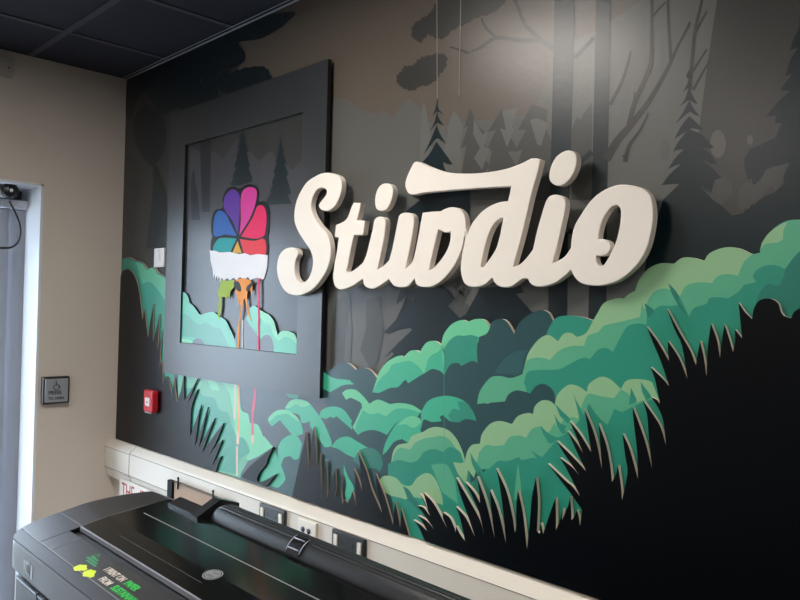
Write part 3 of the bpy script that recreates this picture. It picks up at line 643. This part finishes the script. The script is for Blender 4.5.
# tan board with clips standing before the trunking, and a red printed notice
tan = mat('tan_board', (176, 150, 128), rough=.8, noise=.05, nscale=20); bkm = mat('black_plastic', (20, 21, 24), rough=.35)
tb = empty('pin_board', (.82, -.075, .55), 'tan board with a black left edge and two black clips, behind the printer', 'board')
q = MB(); q.box((.673, -.064, .5), (1.04, -.070, .922), tan); child(q, 'panel', tb)
q = MB(); q.box((.632, -.060, .5), (.672, -.078, .926), mat('board_side_black', (9, 10, 12), rough=.6, spec=.2), .003); child(q, 'side_frame', tb)
q = MB(); q.box((.673, -.060, .9225), (1.04, -.073, .926), mat('board_rim', (110, 98, 88), rough=.7)); child(q, 'top_edge', tb)
for cx in (.715, .965):
    q = MB(); q.tube([(cx, -.0765, .905), (cx, -.0765, .944)], .0035, bkm, 8); q.tube([(cx, -.0765, .944), (cx, -.0765, .950)], [.005, .003], bkm, 8); child(q, 'clip', tb)

def text_mesh(body, size, name, mt, matrix, parent=None, extrude=0.0004, bold=0.0, shear=0.0, sx=1.0):
    cu = bpy.data.curves.new('t', 'FONT'); cu.body = body; cu.size = size; cu.extrude = extrude; cu.offset = bold; cu.shear = shear
    o = bpy.data.objects.new('tmp', cu); COL.objects.link(o)
    dg = bpy.context.evaluated_depsgraph_get(); me = bpy.data.meshes.new_from_object(o.evaluated_get(dg)); bpy.data.objects.remove(o)
    for v in me.vertices: v.co.x *= sx
    me.materials.clear(); me.materials.append(mt)
    t = bpy.data.objects.new(name, me); COL.objects.link(t)
    if parent: t.parent = parent
    t.matrix_local = matrix
    return t
WALLM = Matrix(((1, 0, 0, 0), (0, 0, -1, 0), (0, 1, 0, 0), (0, 0, 0, 1)))     # text facing -y
red_ink = mat('red_ink', (176, 62, 56), rough=.6)
nt_ = empty('paper_notice', (.34, -.0545, .55), 'white paper notice with tall red capitals hanging from the trunking by the corner', 'notice')
q = MB(); q.box((.17, -.0545, .55), (.52, -.0555, .846), mat('paper', (224, 216, 206), rough=.8)); child(q, 'sheet', nt_)
text_mesh('THE', .088, 'lettering', red_ink, Matrix.Translation((-.15, -.0016, .222)) @ WALLM, nt_, sx=.75)
text_mesh('IT', .088, 'lettering', red_ink, Matrix.Translation((.02, -.0016, .222)) @ WALLM, nt_, sx=.75)

# ------------------------------------------------------------------ switch, call point
sw = empty('light_switch', (.376, -.013, 1.742), 'small white wall switch beside the left edge of the frame', 'switch')
whp = mat('white_plastic', (232, 230, 228), rough=.3)
q = MB(); q.box((.333, -.0005, 1.744), (.419, -.010, 1.822), whp, .002); child(q, 'plate', sw)
q = MB(); q.box((.366, -.0101, 1.768), (.386, -.013, 1.800), whp, .001); child(q, 'rocker', sw)
q = MB(); q.tube([(.376, -.0102, 1.812), (.376, -.0112, 1.812)], .0025, blk, 8); child(q, 'screw', sw)
cp = empty('fire_call_point', (.391, -.0195, 1.147), 'red fire alarm call point on the black corner of the mural', 'alarm')
redp = mat('alarm_red', (196, 44, 52), rough=.3, spec=.5)
q = MB(); q.box((.352, -.0195, 1.152), (.430, -.048, 1.240), redp, .006); child(q, 'case', cp)
q = MB(); q.box((.372, -.0482, 1.176), (.410, -.0505, 1.210), mat('call_glass', (226, 222, 220), rough=.2), .001); child(q, 'press_glass', cp)['label'] = 'white press glass'
q = MB(); q.box((.385, -.0506, 1.190), (.397, -.0512, 1.194), blk2); child(q, 'press_mark', cp)
q = MB()
for k in range(16):
    a = 2 * math.pi * k / 16; b_ = 2 * math.pi * (k + 1) / 16
    q.add([(.391 + .010 * math.cos(a), -.0483, 1.223 + .006 * math.sin(a)), (.391 + .010 * math.cos(b_), -.0483, 1.223 + .006 * math.sin(b_)), (.391 + .007 * math.cos(b_), -.0483, 1.223 + .004 * math.sin(b_)), (.391 + .007 * math.cos(a), -.0483, 1.223 + .004 * math.sin(a))], [(0, 1, 2, 3)], mat('dark_red', (120, 24, 30)))
child(q, 'flame_mark', cp)
q = MB(); q.box((.362, -.023, 1.147), (.420, -.046, 1.1518), mat('clear_grey', (180, 170, 170), rough=.2)); child(q, 'cover_hinge', cp)

# ------------------------------------------------------------------ things on the left wall
pad = empty('door_push_pad', (.014, -.277, 1.16), 'square black and steel press to open pad on the cream wall', 'button')
q = MB(); q.box((.0005, -.332, 1.162), (.030, -.222, 1.276), bkm, .006); child(q, 'back_box', pad)
steel = mat('brushed_steel', (176, 178, 184), rough=.35, metal=.4)
q = MB(); q.box((.0303, -.324, 1.170), (.034, -.231, 1.268), steel, .001); child(q, 'push_plate', pad)['label'] = 'steel push plate'
RIGHTM = Matrix(((0, 0, 1, 0), (1, 0, 0, 0), (0, 1, 0, 0), (0, 0, 0, 1)))      # text facing +x, reading along +y
navy = mat('navy_ink', (40, 44, 66), rough=.5)
text_mesh('PRESS', .021, 'lettering', navy, Matrix.Translation((.0203, -.034, .043)) @ RIGHTM, pad, bold=.0006)
text_mesh('TO OPEN', .015, 'lettering', navy, Matrix.Translation((.0203, -.034, .021)) @ RIGHTM, pad, bold=.0005)
q = MB()
wc = lambda u, v: (.0346, -.277 + u, 1.232 + v)
q.tube([wc(-.004, .024), wc(-.003, .010), wc(.006, .010), wc(.010, -.002), wc(.014, -.002)], .0022, navy, 6)
q.tube([wc(-.004, .029), wc(-.004, .0292 + .001)], .004, navy, 8)
q.tube([wc(-.001 + .012 * math.cos(t), .001 + .012 * math.sin(t)) for t in [2.1 + k * .35 for k in range(14)]], .0016, navy, 6)
child(q, 'wheelchair_symbol', pad)
bx_ = empty('junction_box', (.012, -.53, 2.49), 'small cream junction box high on the left wall under the ceiling', 'box')
q = MB(); q.box((.0005, -.585, 2.489), (.028, -.482, 2.566), mat('cream_plastic', (184, 178, 170), rough=.5), .004); child(q, 'case', bx_)
q = MB(); q.tube([(.0275, -.498, 2.525), (.029, -.498, 2.525)], .004, blk, 8); child(q, 'screw', bx_)
# vertical blind drawn to the near side of the opening
bl = empty('vertical_blind', (-.19, -.6, .05), 'grey vertical blind gathered at the side of the glazed door', 'blind')
bg = mat('blind_grey', (150, 154, 164), rough=.8, spec=.2)
q = MB(); q.box((-.225, DY0 - .012, 1.985), (-.150, DY1 + .012, 2.02), mat('headrail', (186, 190, 198), rough=.4), .003); child(q, 'headrail', bl)
yy = -.385; k = 0
while yy > -.52:
    q = MB(); w = .044; ang = .35 + .12 * math.sin(k * 1.7)
    P = []
    for j in range(7):
        t = (j / 6 - .5) * 2; P.append((-.187 + math.sin(ang) * t * w * .6 + .006 * (1 - t * t), yy + math.cos(ang) * t * w))
    vs = [(a, b, z_) for z_ in (.05, 1.984) for a, b in P] + [(a - .0015, b, z_) for z_ in (.05, 1.984) for a, b in P]
    fs = [(j, j + 1, 8 + j, 7 + j) for j in range(6)] + [(14 + j, 21 + j, 22 + j, 15 + j) for j in range(6)]
    fs += [(0, 7, 21, 14), (6, 20, 27, 13)] + [(j, 14 + j, 15 + j, j + 1) for j in range(6)] + [(7 + j, 8 + j, 22 + j, 21 + j) for j in range(6)]
    q.add(vs, fs, bg); child(q, 'slat', bl); yy -= .072; k += 1
# ceiling-hung black door sensor with its cable
ds = empty('door_sensor', (-.11, -.44, 2.0), 'round black door sensor on a white bracket at the top of the opening', 'sensor')
q = MB(); q.box((-.14, -.50, 2.022), (-.08, -.425, 2.0695), mat('sensor_white', (196, 200, 206), rough=.4), .004); child(q, 'bracket', ds)
q = MB(); q.tube([(-.079, -.452, 2.045), (-.058, -.452, 2.045), (-.050, -.452, 2.045)], [.032, .032, .024], bkm, 20); child(q, 'housing', ds)
q = MB(); q.tube([(-.0499, -.452, 2.045), (-.046, -.452, 2.045)], .007, whp, 12); child(q, 'lens', ds)['label'] = 'pale lens'
q = MB()
cpts = [at_x(a, b, -.07) for a, b, c in Z('9,201 14,210 19,222 20.5,232 18,242 12,247 5,248 -3,247 -10,240')]
cc = [Vector(p) for p in cpts]
fine = []
for i in range(len(cc) - 1):
    p0, p1, p2, p3 = cc[max(i - 1, 0)], cc[i], cc[i + 1], cc[min(i + 2, len(cc) - 1)]
    for k in range(5):
        t = k / 5; fine.append(0.5 * (2 * p1 + (p2 - p0) * t + (2 * p0 - 5 * p1 + 4 * p2 - p3) * t * t + (3 * p1 - p0 - 3 * p2 + p3) * t ** 3))
q.tube(fine, .0045, bkm, 8); child(q, 'cable', ds)

# ================================================================== LARGE-FORMAT PRINTER
RZ = math.radians(-1.0)
pt = empty('wide_format_printer', (1.195, -.815, 0), 'black wide format printer with glossy lid in front of the mural', 'printer', rz=RZ)
pb = mat('printer_black', (46, 44, 44), rough=.36, spec=.5, bump=.03, bscale=900); pd = mat('printer_dark', (26, 27, 30), rough=.3, spec=.5); pg = mat('printer_grey', (92, 96, 104), rough=.35, spec=.5)
pgl = mat('printer_lid_gloss', (14, 17, 17), rough=.14, spec=.35); silver = mat('silver_line', (170, 174, 186), rough=.3, metal=.5); slotm = mat('slot_black', (6, 6, 8), rough=.6); seamc = mat('seam_light', (132, 132, 134), rough=.5)
PW, PD = 2.1, .46                      # width and depth
def zt(v):                              # top profile against depth v
    if v < .20: return 1.0 + .2 * v
    if v < .37: return 1.04 + .105 * (v - .2)
    return 1.05785 - .45 * (v - .37)
SL = .2
def inset(u0, v0, rf, rb):             # left end rounding: shift of u at depth v
    return 0
# plan outline of the body (u right, v back), rounded left corners
def plan(off, rf=.085, rb=.24, n=12):
    pts = []
    u0, u1, v0, v1 = off, PW, off, PD - off
    for k in range(n + 1):
        t = math.pi / 2 * k / n; r = rf - off * .5
        pts.append((u0 + r - r * math.sin(t), v0 + r - r * math.cos(t)))
    for k in range(n + 1):
        t = math.pi / 2 * k / n; r = rb - off * .5
        pts.append((u0 + r - r * math.cos(t), v1 - r + r * math.sin(t)))
    pts.append((u1, v1)); pts.append((u1, v0))
    return pts
def ring_body(mb_, offs, zs, m_, cap_top=True, cap_bot=True):
    rings = []
    for off, zz in zip(offs, zs):
        rings.append([(u, v, zz(v) if callable(zz) else zz) for u, v in plan(off)])
    n = len(rings[0]); vs = [p for r in rings for p in r]; fs = []
    for i in range(len(rings) - 1):
        for k in range(n): fs.append((i * n + k, i * n + (k + 1) % n, (i + 1) * n + (k + 1) % n, (i + 1) * n + k))
    mb_.add(vs, fs, m_)
    return rings
# chassis below
q = MB()
r_ = ring_body(q, [.012, .012], [.30, .925], mat('printer_front_grey', (66, 72, 82), rough=.4, spec=.5))
q.add(r_[0], [list(range(len(r_[0])))], pd); q.add(r_[1], [list(range(len(r_[1])))], pd)
q.build('chassis', pt)
q = MB(); r_ = ring_body(q, [.002, 0.0, 0.0, .003], [.926, .930, lambda v: zt(v) - .010, lambda v: zt(v) - .003], pg); q.add(r_[0], [list(range(len(r_[0])))[::-1]], pg); q.build('rim_band', pt)['label'] = 'grey band round the top rim'
# top cover: sloped sheet made of strips across v, with rounded left end
def left_u(v, off=0.0):
    rf, rb = .085, .24; v1 = PD
    if v < rf: return off + rf - math.sqrt(max(0, rf * rf - (rf - v) ** 2))
    if v > v1 - rb: return off + rb - math.sqrt(max(0, rb * rb - (v - (v1 - rb)) ** 2))
    return off
def top_strip(mb_, v0, v1, ua, ub, m_, dz=0.0, n=8, th=.004):
    """ua None = follow the rounded left edge"""
    vs = []; fs = []
    for i in range(n + 1):
        v = v0 + (v1 - v0) * i / n
        a = left_u(v) + .002 if ua is None else ua
        z_ = zt(v) + dz
        vs += [(a, v, z_), (ub, v, z_), (a, v, z_ - th), (ub, v, z_ - th)]
    for i in range(n):
        b = i * 4
        fs += [(b, b + 1, b + 5, b + 4), (b + 2, b + 6, b + 7, b + 3), (b, b + 4, b + 6, b + 2), (b + 1, b + 3, b + 7, b + 5)]
    fs += [(0, 2, 3, 1), (n * 4, n * 4 + 1, n * 4 + 3, n * 4 + 2)]
    mb_.add(vs, fs, m_)
UL = .165                                # u where the slot begins
US = .240                                # u of the front panel seam
q = MB(); top_strip(q, .002, .034, None, PW, mat('rim_dark', (48, 46, 54), rough=.45), 0, 16); q.build('front_bevel', pt)
q = MB(); top_strip(q, .0345, PD - .002, None, UL - .002, pb, .001, 24); q.build('end_cover', pt)
q = MB(); top_strip(q, .0345, .104, UL, US, pb, .001, 4); top_strip(q, .0345, .104, US + .001, PW, pb, .001, 4); q.build('front_cover', pt)
q = MB(); top_strip(q, .105, .127, UL, PW, slotm, -.010, 4); q.build('media_slot', pt)['label'] = 'deep black slot'
q = MB(); top_strip(q, .1275, .1315, UL + .004, PW, silver, .003, 2, .010); q.build('slot_edge', pt)['label'] = 'silver edge strip'
q = MB(); top_strip(q, .132, .352, UL, PW, pgl, .002, 16); lid = q.build('lid', pt); lid['label'] = 'glossy dark lid'
q = MB(); top_strip(q, .270, .2725, .22, PW, seamc, .0026, 2, .0008); q.build('lid_seam', lid)  # pale strip painted as the highlight on the lid joint
q = MB(); top_strip(q, .165, .1662, .32, .72, mat('seam_dim', (62, 62, 60)), .0026, 2, .0008); q.build('lid_seam', lid)
q = MB(); top_strip(q, .353, PD - .01, UL, PW, pd, -.012, 8, .006); q.build('rear_cover', pt)
# panel seams: pale strips painting the highlight along each joint
q = MB()
top_strip(q, .034, .105, US - .0015, US + .0005, seamc, .0016, 2, .001)
top_strip(q, .132, .33, UL - .003, UL - .001, seamc, .0016, 6, .001)
q.build('panel_seam', pt)
q = MB(); top_strip(q, .1340, .1355, .006, UL - .003, seamc, .0016, 2, .001); q.build('panel_seam', pt)
q = MB(); top_strip(q, .0325, .0345, .045, PW, seamc, .0014, 2, .001); q.build('panel_seam', pt)
# front doors, indicator window
fg = mat('front_panel', (52, 58, 68), rough=.38, spec=.5)
for u0, u1, z0, z1 in ((.09, .245, .80, .905), (.09, .245, .60, .792), (.250, 1.2, .60, .905), (1.205, 2.08, .60, .905)):
    q = MB(); q.box((u0, .0115, z0), (u1, .004, z1), fg, .002)
    dr = q.build('front_panel', pt)
    if z1 > .9:
        q = MB(); q.box((u0 + .003, .003, z1 + .003), (u1 - .003, .0085, z1 + .008), silver); q.build('silver_trim', dr)['label'] = 'thin silver line'
q = MB(); q.box((.165, .0005, .945), (.208, -.0012, .975), mat('indicator_dark', (42, 46, 52), rough=.25), .0005); ind = q.build('indicator', pt)
q = MB(); q.box((.186, -.0013, .950), (.198, -.002, .966), seamc); q.build('indicator_icon', ind)
q = MB(); q.box((.213, .0005, .940), (.224, -.001, .972), silver); q.build('indicator_bar', pt)
# stand legs and feet
for u in (.25, 1.85):
    q = MB(); q.box((u - .05, .12, .06), (u + .05, .40, .30), pd, .006); q.build('leg', pt)
    q = MB(); q.box((u - .06, -.08, .0), (u + .06, .60, .06), pd, .01); q.build('foot', pt)
# roll cover at the back with ribs and clip
TC, TR, TZ = .400, .042, 1.050
tu0 = .385
q = MB()
segs = [(tu0, .025), (tu0 + .012, .036), (tu0 + .035, TR), (PW, TR)]
vs = []; fs = []; n = 120
for u, r in segs:
    for k in range(n):
        t = 2 * math.pi * k / n
        rr = r - (.0011 if (math.pi * .32 < t < math.pi * .8 and k % 4 < 2) else 0)
        vs.append((u, TC - rr * math.cos(t), TZ + rr * math.sin(t)))
for i in range(3):
    for k in range(n): fs.append((i * n + k, i * n + (k + 1) % n, (i + 1) * n + (k + 1) % n, (i + 1) * n + k))
fs += [list(range(n))[::-1], [3 * n + k for k in range(n)]]
q.add(vs, fs, mat('roll_black', (26, 27, 30), rough=.38, spec=.5)); roll = q.build('roll_cover', pt); roll['label'] = 'ribbed black roll cover'
q = MB(); arc = [.30 + j * .1 for j in range(11)]; cm = mat('clip_black', (18, 18, 20), rough=.25)
for t0, t1 in zip(arc, arc[1:]):
    vs = [(u, TC - (TR + h) * math.cos(t), TZ + (TR + h) * math.sin(t)) for h in (-.001, .004) for t in (t0, t1) for u in (.738, .782)]
    q.add(vs, [(0, 1, 3, 2), (4, 6, 7, 5), (0, 4, 5, 1), (2, 3, 7, 6), (0, 2, 6, 4), (1, 5, 7, 3)], cm)
clip = q.build('cover_clip', roll)
for u in (.737, .783):
    q = MB(); q.tube([(u, TC - (TR + .003) * math.cos(t), TZ + (TR + .003) * math.sin(t)) for t in arc[1:]], .0013, silver, 6); q.build('clip_edge', roll)
for t in (.55, 1.05):
    q = MB(); q.tube([(.742, TC - (TR + .005) * math.cos(t), TZ + (TR + .005) * math.sin(t)), (.778, TC - (TR + .005) * math.cos(t), TZ + (TR + .005) * math.sin(t))], .0016, silver, 6); q.build('clip_edge', roll)
# arm carrying the roll end
q = MB(); q.prism([(.335, 1.02), (.335, 1.064), (.40, 1.098), (.455, 1.08), (.455, 1.02)], .350, .384, pd); q.build('roll_arm', pt)
q = MB(); q.prism([(.34, 1.03), (.34, 1.0645), (.375, 1.075), (.375, 1.03)], .215, .349, pd); q.build('roll_arm', pt)
# striped silver oval lying on the lid
bd = mat('oval_silver', (150, 152, 156), rough=.3, metal=.3)
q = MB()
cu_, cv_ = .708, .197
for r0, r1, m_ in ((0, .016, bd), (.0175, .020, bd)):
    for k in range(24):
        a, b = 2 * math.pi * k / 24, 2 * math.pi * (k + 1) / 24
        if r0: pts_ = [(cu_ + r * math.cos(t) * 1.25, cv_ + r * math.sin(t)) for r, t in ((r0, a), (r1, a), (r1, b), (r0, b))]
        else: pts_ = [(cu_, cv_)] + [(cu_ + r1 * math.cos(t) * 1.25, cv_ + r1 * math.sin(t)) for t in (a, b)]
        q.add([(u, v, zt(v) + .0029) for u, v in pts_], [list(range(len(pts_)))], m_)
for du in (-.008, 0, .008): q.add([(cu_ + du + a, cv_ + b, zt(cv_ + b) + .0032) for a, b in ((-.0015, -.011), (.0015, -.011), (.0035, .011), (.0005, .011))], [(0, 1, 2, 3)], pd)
q.build('lid_oval', lid)['label'] = 'silver striped oval on the lid'
# stickers and lettering on the front cover (lying on the sloped top)
def on_top(u, v, dz=.0016):
    a = math.atan(SL)
    return Matrix.Translation((u, v, zt(v) + dz)) @ Matrix.Rotation(a, 4, 'X')
lw = mat('sticker_white', (226, 216, 208), rough=.5); lg = mat('sticker_green', (52, 196, 84), rough=.5); ly = mat('sticker_yellow', (198, 222, 32), rough=.5); lt = mat('sticker_teal_green', (60, 150, 96), rough=.5)
text_mesh('I PRINT ON', .023, 'lettering', lw, on_top(.468, .067), pt, sx=.78, bold=.0002)
text_mesh('PAPER', .023, 'lettering', lg, on_top(.573, .067), pt, sx=.82, bold=.0005)
text_mesh('FROM', .023, 'lettering', lw, on_top(.503, .042), pt, sx=.78, bold=.0002)
text_mesh('SUSTAINABLE', .023, 'lettering', lg, on_top(.567, .042), pt, sx=.82, bold=.0005)
def leaf(cu0, cv0, L, Wd, ang):
    q = MB(); pts_ = []
    for k in range(20):
        t = 2 * math.pi * k / 20; a = L * math.cos(t); b = Wd * math.sin(t) * (1 - .35 * math.cos(t)) + .002 * math.sin(5 * t)
        u = cu0 + a * math.cos(ang) - b * math.sin(ang); v = cv0 + a * math.sin(ang) + b * math.cos(ang); pts_.append((u, v, zt(v) + .0016))
    q.add(pts_, [list(range(20))], ly); q.build('leaf_sticker', pt)['label'] = 'yellow leaf sticker'
leaf(.412, .041, .021, .012, .15); leaf(.459, .042, .022, .012, -.1)
q = MB()
for u0, u1, v in ((.372, .412, .076), (.366, .424, .069), (.384, .436, .062)):
    q.add([(u0, v, zt(v) + .0016), (u1, v, zt(v) + .0016), (u1, v + .0045, zt(v + .0045) + .0016), (u0, v + .0045, zt(v + .0045) + .0016)], [(0, 1, 2, 3)], lt)
tri = [(.368, .082), (.392, .082), (.380, .096)]
for i in range(3):
    (a0, a1), (c0, c1) = tri[i], tri[(i + 1) % 3]; dx, dy = c0 - a0, c1 - a1; l = math.hypot(dx, dy); nx, ny = -dy / l * .0015, dx / l * .0015
    q.add([(a + s_ * nx, b + s_ * ny, zt(b) + .0017) for a, b, s_ in ((a0 + dx * .12, a1 + dy * .12, -1), (a0 + dx * .85, a1 + dy * .85, -1), (a0 + dx * .85, a1 + dy * .85, 1), (a0 + dx * .12, a1 + dy * .12, 1))], [(0, 1, 2, 3)], lt)
q.build('recycling_sticker', pt)['label'] = 'green recycling sticker'

# ================================================================== CEILING LIGHT PANELS
for i, (lx, lyy, st) in enumerate(LAMPS):
    e = empty('ceiling_light', (lx, lyy, CEIL - .014), ['square ceiling light panel nearest the lettering', 'unseen square fill panel added on the ceiling at the right end of the mural', 'unseen square fill panel added on the ceiling at the back of the room, door side', 'unseen square fill panel added on the ceiling at the back of the room, far from the door'][i], 'light')
    q = MB(); h = .25
    for a in (((-h, -h), (h, -h + .02)), ((-h, h - .02), (h, h)), ((-h, -h + .02), (-h + .02, h - .02)), ((h - .02, -h + .02), (h, h - .02))):
        q.box((a[0][0], a[0][1], 0), (a[1][0], a[1][1], .0125), whp)
    q.build('frame', e)
    em = bpy.data.materials.new('lamp_diffuser_%d' % i); em.use_nodes = True; b_ = em.node_tree.nodes['Principled BSDF']
    b_.inputs['Base Color'].default_value = (.9, .9, .9, 1); b_.inputs['Emission Color'].default_value = LAMP_COL + (1,); b_.inputs['Emission Strength'].default_value = st
    q = MB(); q.box((-h + .02, -h + .02, .004), (h - .02, h - .02, .010), em); q.build('diffuser', e)
